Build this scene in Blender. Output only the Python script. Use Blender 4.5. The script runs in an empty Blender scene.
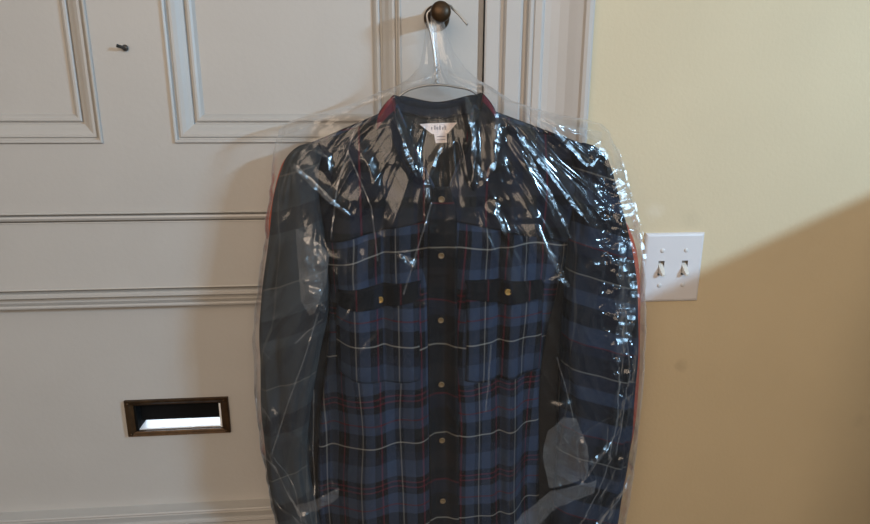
import bpy, math, random
import numpy as np

random.seed(4)
rng = np.random.RandomState(7)
SC = bpy.context.scene
COL = SC.collection

# ------------------------------------------------------------------ camera
F_PX = 600.0
YAW, PITCH, ROLL = math.radians(5.08), math.radians(14.21), math.radians(-0.11)
CAM_D, CAM_H = 0.945, 1.40
cy, sy, cp, sp = math.cos(YAW), math.sin(YAW), math.cos(PITCH), math.sin(PITCH)
FW = np.array([sy * cp, cy * cp, -sp]); RT = np.array([cy, -sy, 0.0]); DN = np.cross(FW, RT)
cr, sr = math.cos(ROLL), math.sin(ROLL)
RT2 = cr * RT + sr * DN; DN2 = -sr * RT + cr * DN
cam_data = bpy.data.cameras.new('camera'); cam = bpy.data.objects.new('camera', cam_data); COL.objects.link(cam)
cam_data.sensor_width = 36.0; cam_data.lens = 36.0 * F_PX / 870.0; cam_data.clip_start = 0.02
from mathutils import Matrix, Vector
m = Matrix(((RT2[0], -DN2[0], -FW[0], 0), (RT2[1], -DN2[1], -FW[1], -CAM_D), (RT2[2], -DN2[2], -FW[2], CAM_H), (0, 0, 0, 1)))
cam.matrix_world = m
SC.camera = cam

# ------------------------------------------------------------------ world, lights, exposure
SC.view_settings.view_transform = 'Standard'; SC.view_settings.look = 'None'
SC.view_settings.exposure = 0.0; SC.view_settings.gamma = 1.0; SC.view_settings.use_curve_mapping = False
w = bpy.data.worlds.new('sky'); SC.world = w; w.use_nodes = True
w.node_tree.nodes['Background'].inputs[0].default_value = (0.55, 0.7, 1, 1)
w.node_tree.nodes['Background'].inputs[1].default_value = 0.3
SC.cycles.transparent_max_bounces = 24
SC.cycles.max_bounces = 8

def area(name, loc, target, sx, sy_, energy, color):
    l = bpy.data.lights.new(name, 'AREA'); l.shape = 'RECTANGLE'; l.size = sx; l.size_y = sy_
    l.energy = energy; l.color = color
    o = bpy.data.objects.new(name, l); COL.objects.link(o); o.location = loc
    o.rotation_euler = (Vector(target) - Vector(loc)).to_track_quat('-Z', 'Y').to_euler()
    return o
KEY = (1.80, -1.65, 1.95)
key = area('window_daylight', KEY, (0.1, 0, 1.1), 0.36, 0.055, 37, (0.43, 0.72, 1.0))
_z = (Vector(KEY) - Vector((0.1, 0, 1.1))).normalized(); _e = Vector((0.91, 0, 0.42)); _x = (_e - _z * _e.dot(_z)).normalized(); _y = _z.cross(_x)
key.rotation_euler = Matrix((_x, _y, _z)).transposed().to_euler()      # narrowed and turned along the wall shadow's edge to keep it crisp
area('hall_lamp_light', (-0.35, -2.5, 2.45), (0.1, 0, 1.1), 2.5, 2.0, 61, (1.0, 0.79, 0.60))

area('street_daylight', (-.40, .36, 1.02), (-.36, .03, .885), .30, .22, 2.0, (0.75, 0.88, 1.0))

# ------------------------------------------------------------------ helpers
def P(px, py, Y):
    """point of the plane y = Y that the photograph shows at px, py (arrays allowed)"""
    px = np.asarray(px, float); py = np.asarray(py, float); Y = np.asarray(Y, float)
    a = (px - 435) / F_PX; b = (py - 262) / F_PX
    d = FW + a[..., None] * RT2 + b[..., None] * DN2
    t = (CAM_D + Y) / d[..., 1]
    r = d * t[..., None]; r[..., 1] += -CAM_D; r[..., 2] += CAM_H
    return r
def X(px, py=60, Y=0.0): return float(P(px, py, Y)[0])
def Z(px, py, Y=0.0): return float(P(px, py, Y)[2])

class MB:
    """collects shapes into one mesh object"""
    def __init__(s): s.v = []; s.f = []; s.uv = None; s.sm = []
    def add(s, v, f, smooth=False):
        n = len(s.v); s.v += [tuple(map(float, q)) for q in v]
        s.f += [tuple(i + n for i in q) for q in f]; s.sm += [smooth] * len(f); return s
    def box(s, x0, x1, y0, y1, z0, z1):
        v = [(x, y, z) for x in (x0, x1) for y in (y0, y1) for z in (z0, z1)]
        return s.add(v, [(0, 1, 3, 2), (4, 6, 7, 5), (0, 4, 5, 1), (2, 3, 7, 6), (0, 2, 6, 4), (1, 5, 7, 3)])
    def grid(s, A, smooth=True, close_u=False, close_v=False):
        A = np.asarray(A); R, C = A.shape[:2]
        r2 = R if close_v else R - 1; c2 = C if close_u else C - 1
        f = [(i * C + j, i * C + (j + 1) % C, ((i + 1) % R) * C + (j + 1) % C, ((i + 1) % R) * C + j) for i in range(r2) for j in range(c2)]
        return s.add(A.reshape(-1, 3), f, smooth)
    def tube(s, pts, rad, n=10, caps=True):
        pts = [Vector(p) for p in pts]; rad = rad if hasattr(rad, '__len__') else [rad] * len(pts)
        rings = []; up = None
        for i, p in enumerate(pts):
            t = (pts[min(i + 1, len(pts) - 1)] - pts[max(i - 1, 0)]).normalized()
            if up is None:
                up = t.orthogonal().normalized()
            up = (up - t * up.dot(t)).normalized(); q = t.cross(up)
            rings.append([p + (up * math.cos(k * 2 * math.pi / n) + q * math.sin(k * 2 * math.pi / n)) * rad[i] for k in range(n)])
        base = len(s.v); s.grid(np.array([[tuple(q) for q in r] for r in rings]), True, True)
        if caps:
            s.f += [tuple(base + k for k in range(n)), tuple(base + (len(pts) - 1) * n + k for k in reversed(range(n)))]; s.sm += [False, False]
        return s
    def lathe(s, c, prof, n=32, axis='y'):
        """prof = (radius, offset towards the viewer)"""
        A = []
        for r, h in prof:
            A.append([(c[0] + r * math.cos(k * 2 * math.pi / n), c[1] - h, c[2] + r * math.sin(k * 2 * math.pi / n)) for k in range(n)])
        return s.grid(np.array(A), True, True)
    def build(s, name, mat, parent=None, bevel=0, origin=None):
        me = bpy.data.meshes.new(name)
        off = np.array(parent['_base']) if parent is not None and '_base' in parent else (np.array(origin) if origin is not None else np.zeros(3))
        v = np.array(s.v) - off
        me.from_pydata(v.tolist(), [], s.f); me.materials.append(mat)
        me.polygons.foreach_set('use_smooth', s.sm)
        if s.uv is not None:
            l = me.uv_layers.new(name='UVMap')
            idx = np.zeros(len(me.loops), np.int32); me.loops.foreach_get('vertex_index', idx)
            l.data.foreach_set('uv', np.asarray(s.uv)[idx].ravel())
        me.update(); o = bpy.data.objects.new(name, me); COL.objects.link(o)
        if parent is not None:
            o.parent = parent; o['_base'] = tuple(off)
        else: o.location = tuple(off)
        if bevel:
            b = o.modifiers.new('bevel', 'BEVEL'); b.width = bevel; b.segments = 3; b.limit_method = 'ANGLE'
        return o

def empty(name, loc, label, cat, group=None):
    o = bpy.data.objects.new(name, None); COL.objects.link(o); o.location = loc; o['_base'] = tuple(map(float, loc))
    o.empty_display_size = 0.05
    o['label'] = label; o['category'] = cat
    if group: o['group'] = group
    return o
def tag(o, label, cat): o['label'] = label; o['category'] = cat; return o
def struct(o): o['kind'] = 'structure'; return o

def interp(pts):
    a = np.array(pts, float)
    def f(t): return np.interp(t, a[:, 0], a[:, 1])
    return f
def smooth_interp(pts):
    """Catmull-like smooth interpolation (monotone cubic hermite)"""
    a = np.array(pts, float); x, y = a[:, 0], a[:, 1]
    dlt = np.diff(y) / np.diff(x); mm = np.zeros_like(y); mm[1:-1] = (dlt[1:] + dlt[:-1]) / 2; mm[0] = dlt[0]; mm[-1] = dlt[-1]
    def f(t):
        t = np.clip(np.asarray(t, float), x[0], x[-1]); i = np.clip(np.searchsorted(x, t) - 1, 0, len(x) - 2)
        h = x[i + 1] - x[i]; u = (t - x[i]) / h
        return ((2*u**3 - 3*u**2 + 1) * y[i] + (u**3 - 2*u**2 + u) * h * mm[i] + (-2*u**3 + 3*u**2) * y[i+1] + (u**3 - u**2) * h * mm[i+1])
    return f
def sstep(a, b, t):
    u = np.clip((np.asarray(t, float) - a) / (b - a), 0, 1); return u * u * (3 - 2 * u)
_G = [np.random.RandomState(100 + k).rand(64, 64) for k in range(12)]
def vn(x, y, seed=0):
    """value noise 0..1"""
    g = _G[seed % 12]; x = np.asarray(x, float); y = np.asarray(y, float)
    xi = np.floor(x).astype(int); yi = np.floor(y).astype(int); u = x - xi; v = y - yi
    u = u*u*(3-2*u); v = v*v*(3-2*v)
    q = lambda i, j: g[i % 64, j % 64]
    return (q(xi, yi)*(1-u) + q(xi+1, yi)*u)*(1-v) + (q(xi, yi+1)*(1-u) + q(xi+1, yi+1)*u)*v

# ------------------------------------------------------------------ materials
def mat(name, color, rough=0.6, metal=0.0, noise=0.0, nscale=20, bump=0.0, bscale=200, spec=0.5):
    m = bpy.data.materials.new(name); m.use_nodes = True; nt = m.node_tree; b = nt.nodes['Principled BSDF']
    b.inputs['Base Color'].default_value = (*color, 1); b.inputs['Roughness'].default_value = rough
    b.inputs['Metallic'].default_value = metal; b.inputs['Specular IOR Level'].default_value = spec
    tc = nt.nodes.new('ShaderNodeTexCoord')
    if noise:
        n = nt.nodes.new('ShaderNodeTexNoise'); n.inputs['Scale'].default_value = nscale; n.inputs['Detail'].default_value = 4
        r = nt.nodes.new('ShaderNodeValToRGB'); r.color_ramp.elements[0].position = 0.3; r.color_ramp.elements[1].position = 0.7
        r.color_ramp.elements[0].color = (*[c * (1 - noise) for c in color], 1); r.color_ramp.elements[1].color = (*[min(1, c * (1 + noise)) for c in color], 1)
        nt.links.new(tc.outputs['Object'], n.inputs['Vector']); nt.links.new(n.outputs['Fac'], r.inputs['Fac']); nt.links.new(r.outputs['Color'], b.inputs['Base Color'])
    if bump:
        n = nt.nodes.new('ShaderNodeTexNoise'); n.inputs['Scale'].default_value = bscale; n.inputs['Detail'].default_value = 3
        bp = nt.nodes.new('ShaderNodeBump'); bp.inputs['Strength'].default_value = bump; bp.inputs['Distance'].default_value = 0.002
        nt.links.new(tc.outputs['Object'], n.inputs['Vector']); nt.links.new(n.outputs['Fac'], bp.inputs['Height']); nt.links.new(bp.outputs['Normal'], b.inputs['Normal'])
    return m

M_DOOR = mat('door_paint', (0.49, 0.475, 0.45), 0.42, noise=0.02, nscale=9, bump=0.12, bscale=120)
M_TRIM = mat('trim_paint', (0.51, 0.48, 0.45), 0.40, noise=0.02, nscale=9, bump=0.1, bscale=90)
M_WALL = mat('wall_paint', (0.66, 0.55, 0.37), 0.75, noise=0.025, nscale=5, bump=0.2, bscale=150, spec=0.25)
M_ROOM = mat('room_paint', (0.32, 0.31, 0.30), 0.8)
M_CEIL = mat('ceiling_paint', (0.72, 0.70, 0.66), 0.85)
M_FLOOR = mat('floor_wood', (0.085, 0.06, 0.045), 0.5, noise=0.25, nscale=6)
M_BRASS = mat('dark_brass', (0.065, 0.036, 0.016), 0.45, 0.6, noise=0.35, nscale=60)
M_KNOB = mat('aged_brass_knob', (0.06, 0.032, 0.013), 0.4, 0.6, noise=0.4, nscale=70)
M_STEEL = mat('wire_steel', (0.42, 0.42, 0.42), 0.3, 0.9)
M_WIRE = mat('coated_wire', (0.62, 0.60, 0.56), 0.4)
M_DARK = mat('dark_flap', (0.006, 0.006, 0.006), 0.8, spec=0.1)
M_SILL = mat('slot_white_metal', (0.86, 0.88, 0.90), 0.3, 0.0, noise=0.06, nscale=60)
M_PLATE = mat('switch_plastic', (0.72, 0.70, 0.71), 0.35, noise=0.01)
M_TOGGLE = mat('toggle_plastic', (0.74, 0.70, 0.63), 0.35)
M_SCREW = mat('painted_screw', (0.66, 0.64, 0.62), 0.4)
M_SLOTDK = mat('switch_slot', (0.22, 0.20, 0.18), 0.6)
M_NAIL = mat('nail_steel', (0.10, 0.09, 0.08), 0.4, 0.7)
M_LINING = mat('shirt_lining', (0.010, 0.010, 0.0105), 0.9, noise=0.2, nscale=40)  # near black, with the shade of the sleeve gaps put in
M_LABEL = mat('woven_label', (0.80, 0.72, 0.72), 0.7)
M_PRINT = mat('label_print', (0.30, 0.27, 0.30), 0.7)
M_BTN = mat('brown_gold_button', (0.17, 0.11, 0.05), 0.35); M_GOLD = mat('gold_button', (0.36, 0.22, 0.06), 0.3, 0.3)
M_RED = mat('red_cloth', (0.52, 0.10, 0.045), 0.85, noise=0.15, nscale=60)

def wall_marks(m):
    """two smudges and a pale patch that belong to the wall itself"""
    nt = m.node_tree; b = nt.nodes['Principled BSDF']; src = b.inputs['Base Color'].links[0].from_socket
    geo = nt.nodes.new('ShaderNodeNewGeometry'); nz = nt.nodes.new('ShaderNodeTexNoise'); nz.inputs['Scale'].default_value = 60
    mixv = nt.nodes.new('ShaderNodeVectorMath'); mixv.operation = 'MULTIPLY_ADD'
    mixv.inputs[1].default_value = (0.02, 0.02, 0.02); nt.links.new(nz.outputs['Color'], mixv.inputs[0]); nt.links.new(geo.outputs['Position'], mixv.inputs[2])
    nt.links.new(geo.outputs['Position'], nz.inputs['Vector'])
    for (px, py, r, col, amt) in ((680, 366, 0.016, (0.36, 0.28, 0.18), 0.30), (690, 219, 0.020, (0.48, 0.41, 0.28), 0.22), (655, 211, 0.02, (0.74, 0.65, 0.50), 0.5), (860, 420, 0.02, (0.45, 0.36, 0.25), 0.2)):
        c = P(px, py, 0.0) + 0.01
        d = nt.nodes.new('ShaderNodeVectorMath'); d.operation = 'DISTANCE'; d.inputs[1].default_value = tuple(c)
        nt.links.new(mixv.outputs[0], d.inputs[0])
        mr = nt.nodes.new('ShaderNodeMapRange'); mr.inputs['From Min'].default_value = r; mr.inputs['From Max'].default_value = r * 0.2
        mr.inputs['To Min'].default_value = 0; mr.inputs['To Max'].default_value = amt; nt.links.new(d.outputs['Value'], mr.inputs['Value'])
        mx = nt.nodes.new('ShaderNodeMix'); mx.data_type = 'RGBA'; mx.inputs['B'].default_value = (*col, 1)
        nt.links.new(mr.outputs['Result'], mx.inputs['Factor']); nt.links.new(src, mx.inputs['A']); src = mx.outputs['Result']
    nt.links.new(src, b.inputs['Base Color'])
wall_marks(M_WALL)

TU, TV = 0.0645, 0.150
BLUE = (0.027, 0.042, 0.076); BLACK = (0.004, 0.0045, 0.006); NAVY = (0.009, 0.012, 0.022); RED = (0.10, 0.009, 0.016); WHITE = (0.27, 0.26, 0.23)
def plaid(name, du=0.0, dv=0.0, us=None, vs=None, tu=None, tv=None):
    m = bpy.data.materials.new(name); m.use_nodes = True; nt = m.node_tree; b = nt.nodes['Principled BSDF']
    b.inputs['Roughness'].default_value = 0.9; b.inputs['Specular IOR Level'].default_value = 0.2
    uv = nt.nodes.new('ShaderNodeUVMap'); uv.uv_map = 'UVMap'; sep = nt.nodes.new('ShaderNodeSeparateXYZ'); nt.links.new(uv.outputs['UV'], sep.inputs[0])
    blue, dark, navy, red, white = BLUE, BLACK, NAVY, RED, WHITE
    def ramp(out, T, off, stops):
        a = nt.nodes.new('ShaderNodeMath'); a.operation = 'DIVIDE'; a.inputs[1].default_value = T; nt.links.new(out, a.inputs[0])
        c = nt.nodes.new('ShaderNodeMath'); c.operation = 'ADD'; c.inputs[1].default_value = off + 50; nt.links.new(a.outputs[0], c.inputs[0])
        f = nt.nodes.new('ShaderNodeMath'); f.operation = 'FRACT'; nt.links.new(c.outputs[0], f.inputs[0])
        r = nt.nodes.new('ShaderNodeValToRGB'); cr_ = r.color_ramp; cr_.interpolation = 'CONSTANT'
        while len(cr_.elements) > 1: cr_.elements.remove(cr_.elements[-1])
        cr_.elements[0].position = 0; cr_.elements[0].color = (*stops[0][1], 1)
        for p, c_ in stops[1:]:
            e = cr_.elements.new(p); e.color = (*c_, 1)
        nt.links.new(f.outputs[0], r.inputs['Fac']); return r.outputs['Color']
    cu = ramp(sep.outputs['X'], tu or TU, du, us or [(0, (.17, .165, .15)), (0.030, navy), (0.10, blue), (0.34, dark), (0.50, red), (0.535, dark), (0.64, blue), (0.88, navy)])
    cv = ramp(sep.outputs['Y'], tv or TV, dv, vs or [(0, white), (0.012, dark), (0.17, blue), (0.26, red), (0.275, blue), (0.40, dark), (0.47, red), (0.488, dark), (0.53, red), (0.545, dark), (0.60, blue), (0.80, navy), (0.90, dark)])
    mx = nt.nodes.new('ShaderNodeMix'); mx.data_type = 'RGBA'; mx.inputs['Factor'].default_value = 0.5
    nt.links.new(cu, mx.inputs['A']); nt.links.new(cv, mx.inputs['B'])
    n = nt.nodes.new('ShaderNodeTexNoise'); n.inputs['Scale'].default_value = 900
    bp = nt.nodes.new('ShaderNodeBump'); bp.inputs['Strength'].default_value = 0.3; bp.inputs['Distance'].default_value = 0.001
    tc = nt.nodes.new('ShaderNodeTexCoord'); nt.links.new(tc.outputs['Object'], n.inputs['Vector']); nt.links.new(n.outputs['Fac'], bp.inputs['Height'])
    nt.links.new(bp.outputs['Normal'], b.inputs['Normal']); nt.links.new(mx.outputs['Result'], b.inputs['Base Color'])
    return m
M_PLAID = plaid('navy_plaid', 0, -0.035); M_SLEEVE_HAZED = plaid('navy_plaid_sleeve_hazed', 0.0, 0.0, us=[(0, (.046,.050,.052)), (.3, (0.09,0.09,0.085)), (.325, (.046,.050,.052)), (.6, (.034,.037,.041))], vs=[(0, (.12, .115, .10)), (.012, (.03,.033,.035)), (.4, (.042,.047,.052)), (.5, (.012,.013,.016)), (.7, (.042,.047,.052))], tu=0.11); M_SLEEVE = plaid('navy_plaid_sleeve', 0.0, 0.0, us=[(0, NAVY), (.25, (0.05,0.05,0.05)), (.275, NAVY), (.4, BLACK), (.7, NAVY)], vs=[(0, (.16, .155, .14)), (.012, BLACK), (.2, NAVY), (.3, RED), (.312, BLUE), (.5, BLACK), (.7, BLUE), (.85, NAVY)], tu=0.11);  # left sleeve copy greyed: the film's haze is put into its colour
M_PLACKET = plaid('navy_plaid_placket', 0.35, -0.035, us=[(0, BLACK), (.4, (.012, .010, .010)), (.6, BLACK)], vs=[(0, (.24, .22, .18)), (.012, BLACK), (.3, NAVY), (.45, RED), (.465, BLACK), (.6, (.014, .012, .012)), (.8, BLACK)])
M_CHEST_DIM = plaid('navy_plaid_dimmed', 0.2, 0.0, us=[(0, BLACK), (.3, NAVY), (.5, (.02, .018, .015)), (.75, NAVY), (.9, RED), (.93, BLACK)], vs=[(0, NAVY), (.3, BLACK), (.6, (.018, .02, .03))], tu=.09, tv=.05)
M_FLAP = plaid('navy_plaid_flap', 0.35, 0.5, us=[(0, BLACK), (.4, RED), (.43, BLACK), (.8, NAVY)], vs=[(0, BLACK), (.3, RED), (.32, BLACK), (.5, NAVY), (.7, BLACK)])

def film(name='clear_film', haze=0.014, spec=0.040):
    m = bpy.data.materials.new(name); m.use_nodes = True; nt = m.node_tree; nt.nodes.clear()
    out = nt.nodes.new('ShaderNodeOutputMaterial'); tr = nt.nodes.new('ShaderNodeBsdfTransparent'); tr.inputs[0].default_value = (0.97, 0.97, 0.97, 1)
    df = nt.nodes.new('ShaderNodeBsdfDiffuse'); df.inputs[0].default_value = (0.85, 0.85, 0.85, 1)
    tl = nt.nodes.new('ShaderNodeBsdfTranslucent'); tl.inputs[0].default_value = (0.85, 0.85, 0.85, 1)
    hz = nt.nodes.new('ShaderNodeMixShader'); hz.inputs[0].default_value = 0.35; nt.links.new(df.outputs[0], hz.inputs[1]); nt.links.new(tl.outputs[0], hz.inputs[2])
    m1 = nt.nodes.new('ShaderNodeMixShader'); nt.links.new(tr.outputs[0], m1.inputs[1]); nt.links.new(hz.outputs[0], m1.inputs[2])
    lw = nt.nodes.new('ShaderNodeLayerWeight'); lw.inputs['Blend'].default_value = 0.5
    pw = nt.nodes.new('ShaderNodeMath'); pw.operation = 'POWER'; pw.inputs[1].default_value = 4.0; nt.links.new(lw.outputs['Facing'], pw.inputs[0])
    fr = nt.nodes.new('ShaderNodeMath'); fr.operation = 'MULTIPLY_ADD'; fr.inputs[1].default_value = 0.75; fr.inputs[2].default_value = spec; nt.links.new(pw.outputs[0], fr.inputs[0])
    h2 = nt.nodes.new('ShaderNodeMath'); h2.operation = 'MULTIPLY_ADD'; h2.inputs[1].default_value = 0.42; h2.inputs[2].default_value = haze; nt.links.new(pw.outputs[0], h2.inputs[0]); nt.links.new(h2.outputs[0], m1.inputs[0])
    gl = nt.nodes.new('ShaderNodeBsdfGlossy'); gl.inputs['Roughness'].default_value = 0.16; gl.inputs[0].default_value = (1, 1, 1, 1)
    m2 = nt.nodes.new('ShaderNodeMixShader'); nt.links.new(fr.outputs[0], m2.inputs[0]); nt.links.new(m1.outputs[0], m2.inputs[1]); nt.links.new(gl.outputs[0], m2.inputs[2])
    nt.links.new(m2.outputs[0], out.inputs[0]); return m
M_FILM = film(); M_HAZY = film('hazy_film', 0.085, 0.07); M_GLINT = film('glint_film', 0.03, 0.016)
M_GLINT.node_tree.nodes['Glossy BSDF'].inputs['Roughness'].default_value = 0.2

# ------------------------------------------------------------------ room shell
FLOOR_Z = 0.0; CEIL = 2.75; XL, XR, YB = -1.7, 1.94, -3.6
struct(MB().box(XL - .1, XR + .1, YB - .1, 0.3, -0.1, 0.0).build('floor', M_FLOOR))
struct(MB().box(XL - .1, XR + .1, YB - .1, 0.3, CEIL, CEIL + .1).build('ceiling', M_CEIL))
struct(MB().box(XL - .1, XL, YB - .1, 0.3, 0, CEIL).build('wall_left', M_ROOM))
struct(MB().box(XL, XR, YB - .1, YB, 0, CEIL).build('wall_front', M_ROOM))
# right wall with a small high window
WY0, WY1, WZ0, WZ1 = -1.92, -1.40, 1.81, 2.09
b = MB(); b.box(XR, XR + .1, YB - .1, WY0, 0, CEIL); b.box(XR, XR + .1, WY1, 0.3, 0, CEIL)
b.box(XR, XR + .1, WY0, WY1, 0, WZ0); b.box(XR, XR + .1, WY0, WY1, WZ1, CEIL); struct(b.build('wall_right', M_ROOM))
b = MB(); t = .04
b.box(XR - .02, XR + .1, WY0 - t, WY0, WZ0 - t, WZ1 + t); b.box(XR - .02, XR + .1, WY1, WY1 + t, WZ0 - t, WZ1 + t)
b.box(XR - .02, XR + .1, WY0, WY1, WZ0 - t, WZ0); b.box(XR - .02, XR + .1, WY0, WY1, WZ1, WZ1 + t); struct(b.build('window_1', M_TRIM))

DX0 = -0.865; DX1 = X(477.5); DTOP = 2.16
CX0 = X(484.5); CX1 = X(588)
b = MB(); b.box(CX1 - 0.03, XR, 0.0, 0.1, 0, CEIL); b.box(XL, DX0 - 0.10, 0.0, 0.1, 0, CEIL); b.box(DX0 - 0.10, CX1 - 0.03, 0.0, 0.1, DTOP + 0.09, CEIL)
struct(b.build('wall_back', M_WALL))

# ------------------------------------------------------------------ door frame
def casing_profile():
    pr = [(484.5, .042), (484.5, .001), (486, 0), (498.5, 0), (499.5, .005), (502.5, .005), (503.5, -.001), (505, -.003), (519, -.003), (521, -.001), (522.5, .005), (525.5, .005), (526.5, -.004), (528, -.0055), (530.5, -.0055), (532, -.002), (533, -.004), (539, -.006), (541, -.004),
          (543, .001), (549, .000), (557, -.003), (565, -.008), (572, -.014), (577, -.018), (579, -.0215), (582, -.0235), (585, -.0235), (587.2, -.021), (588, -.017), (588, .002)]
    return [(X(p), y) for p, y in pr]
def sweep(prof, z0, z1, sgn=1, x_ref=0):
    A = [[(x_ref + sgn * (x - x_ref) if sgn < 0 else x, y, z) for z in (z0, z1)] for x, y in prof]
    return np.array(A)
cas = casing_profile()
b = MB(); b.grid(sweep(cas, 0, DTOP + 0.06), smooth=False); b.box(CX0, CX1 - .004, .0055, .06, 0, DTOP + .1)
b.box(DX1 + .0005, CX0 + .001, .018, .062, 0, DTOP + .1)     # stop behind the gap
struct(b.build('trim_1', M_TRIM))
b = MB(); b.box(DX0 - .11, DX0 - .006, -.018, .06, 0, DTOP + .1); struct(b.build('trim_2', M_TRIM))
b = MB(); b.box(DX0 - .006, CX0, -.018, .06, DTOP + .01, DTOP + .11); struct(b.build('trim_3', M_TRIM))

# ------------------------------------------------------------------ door
# opening edges of the panels
UPZ = Z(130, 142); UPT = 2.02
ULX1 = X(93, 70); ULX0 = DX0 + .115
URX0 = X(169, 70); URX1 = X(400, 60)
LOZ1 = Z(50, 290.5); LOZ0 = Z(100, 517) - 0.022
SX0, SX1 = X(123, 421), X(227, 415); SZ1, SZ0 = Z(174, 402.6), Z(178, 438)   # mail slot plate
HX0, HX1 = SX0 + .013, SX1 - .013; HZ0, HZ1 = SZ0 + .006, SZ1 - .009            # hole
PY = 0.016; T = 0.045
door = MB()
door.box(DX0, ULX0, 0, T, .01, DTOP); door.box(URX1, DX1, 0, T, .01, DTOP)            # outer stiles
door.box(ULX1, URX0, 0, T, UPZ, UPT)                                                 # middle stile
door.box(ULX0, URX1, 0, T, UPT, DTOP); bz0, bz1 = Z(50, 222.5), Z(50, 215)
door.box(ULX0, URX1, 0, T, LOZ1, bz0 - .001); door.box(ULX0, URX1, 0, T, bz1 + .0015, UPZ); door.box(ULX0, URX1, .008, T, bz0 - .001, bz1 + .0015); door.box(ULX0, URX1, 0, T, .01, LOZ0)
D = struct(door.build('door_1', M_DOOR))
MB().box(ULX0, ULX1, PY, T - .01, UPZ, UPT).build('panel', M_DOOR, D)
MB().box(URX0, URX1, PY, T - .01, UPZ, UPT).build('panel', M_DOOR, D)
b = MB()
b.box(ULX0, HX0, PY, T - .005, LOZ0, LOZ1); b.box(HX1, URX1, PY, T - .005, LOZ0, LOZ1); b.box(HX0, HX1, PY, T - .005, LOZ0, HZ0); b.box(HX0, HX1, PY, T - .005, HZ1, LOZ1)
b.build('panel', M_DOOR, D)
def frame_mould(x0, x1, z0, z1, prof):
    A = [[(x0 + i, y, z0 + i), (x1 - i, y, z0 + i), (x1 - i, y, z1 - i), (x0 + i, y, z1 - i)] for i, y in prof]
    return MB().grid(np.array(A), smooth=False, close_u=True)
prof_u = [(-.0015, .001), (-.0015, -.003), (-.0005, -.0045), (.001, -.0045), (.003, -.003), (.0035, .003), (.0055, .003), (.0075, .0), (.011, .0), (.016, .0025), (.021, .0065), (.0255, .009), (.026, .014), (.029, .014), (.0295, .010), (.031, .009), (.034, .009), (.037, .011), (.041, .0165)]
frame_mould(ULX0, ULX1, UPZ, UPT, prof_u).build('moulding', M_DOOR, D)
frame_mould(URX0, URX1, UPZ, UPT, prof_u).build('moulding', M_DOOR, D)
prof_l = [(-.002, .001), (-.002, -.001), (-.0005, -.0015), (.0005, .008), (.003, .008), (.004, -.005), (.006, -.009), (.010, -.009), (.012, -.005), (.0135, .006), (.021, .009), (.0225, .009), (.0235, -.004), (.026, -.006), (.0285, -.005), (.030, .017)]
frame_mould(ULX0, URX1, LOZ0, LOZ1, prof_l).build('moulding', M_DOOR, D)
bz0, bz1 = Z(50, 222.5), Z(50, 215)
A = [[(DX0 + .004, y, z), (DX1 - .004, y, z)] for z, y in ((bz0 - .002, .0005), (bz0 - .0015, -.002), (bz0, -.0015), (bz0 - .0002, .007), (bz0 + .0026, .007), (bz0 + .003, -.004), (bz1 - .005, -.006), (bz1 - .0022, -.005), (bz1 - .0016, .007), (bz1 + .0010, .007), (bz1 + .001, -.0025), (bz1 + .003, .0005))]
MB().grid(np.array(A), smooth=False).build('rail_bead', M_DOOR, D)

# added panel out of view, cut to block the window light low on the wall
e0 = P(700, 275, 0.0); e1 = P(870, 197, 0.0)
dd = 0.50; s0 = e0 + (np.array(KEY) - e0) * dd / -KEY[1]; s1 = e1 + (np.array(KEY) - e1) * dd / -KEY[1]
sl = (s1[2] - s0[2]) / (s1[0] - s0[0])
xa = 0.79; xb = 1.90
zt = lambda x: s0[2] + (x - s0[0]) * sl
def prism(mb, pts_xy, zfun):
    n = len(pts_xy); v = [(x, y, 0.0) for x, y in pts_xy] + [(x, y, zfun(x)) for x, y in pts_xy]
    mb.add(v, [tuple(range(n)), tuple(reversed(range(n, 2 * n)))] + [(i, (i + 1) % n, n + (i + 1) % n, n + i) for i in range(n)]); return mb
struct(prism(MB(), [(xa, -dd), (xb, -dd), (xb, -dd + .03), (xa + .02, -dd + .03)], zt).build('light_blocker', M_TRIM))

# ------------------------------------------------------------------ mail slot
c = ((SX0 + SX1) / 2, 0.0, SZ0)
ms = empty('mail_slot', c, 'tarnished brass mail slot in the lower door panel, white inside its open mouth', 'mail slot')
yf = PY - .006
b = MB()
def ringplate(b, x0, x1, z0, z1, hx0, hx1, hz0, hz1, prof):
    A = []
    for k, y in prof:
        f = lambda o, h: o + (h - o) * k
        A.append([(f(x0, hx0), y, f(z0, hz0)), (f(x1, hx1), y, f(z0, hz0)), (f(x1, hx1), y, f(z1, hz1)), (f(x0, hx0), y, f(z1, hz1))])
    b.grid(np.array(A), smooth=False, close_u=True)
ringplate(b, SX0, SX1, SZ0, SZ1, HX0, HX1, HZ0 + .0015, HZ1, [(0, PY), (0, yf + .001), (.1, yf - .001), (.45, yf), (.75, yf + .002), (1, yf + .003), (1, yf + .012)])
b.build('frame', M_BRASS, ms)
for (sx, sz) in ((SX0 + .006, SZ1 - .005), (SX1 - .006, SZ1 - .005), (SX0 + .006, SZ0 + .004), (SX1 - .006, SZ0 + .004)):
    MB().lathe((sx, yf, sz), [(.0028, -.001), (.0027, .001), (.0018, .002), (.0001, .0022)], 14).build('screw', M_BRASS, ms)
g = .0075
b = MB()
b.add([(HX0 + .001, yf + .010, HZ0 + .003), (HX1 - .001, yf + .010, HZ0 + .003), (HX1 - .001, .062, HZ0 + .004), (HX0 + .001, .062, HZ0 + .004),
       (HX0 + .001, yf + .010, HZ0), (HX1 - .001, yf + .010, HZ0), (HX1 - .001, .062, HZ0), (HX0 + .001, .062, HZ0)],
      [(0, 1, 2, 3), (7, 6, 5, 4), (0, 4, 5, 1), (1, 5, 6, 2), (2, 6, 7, 3), (3, 7, 4, 0)])
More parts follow.
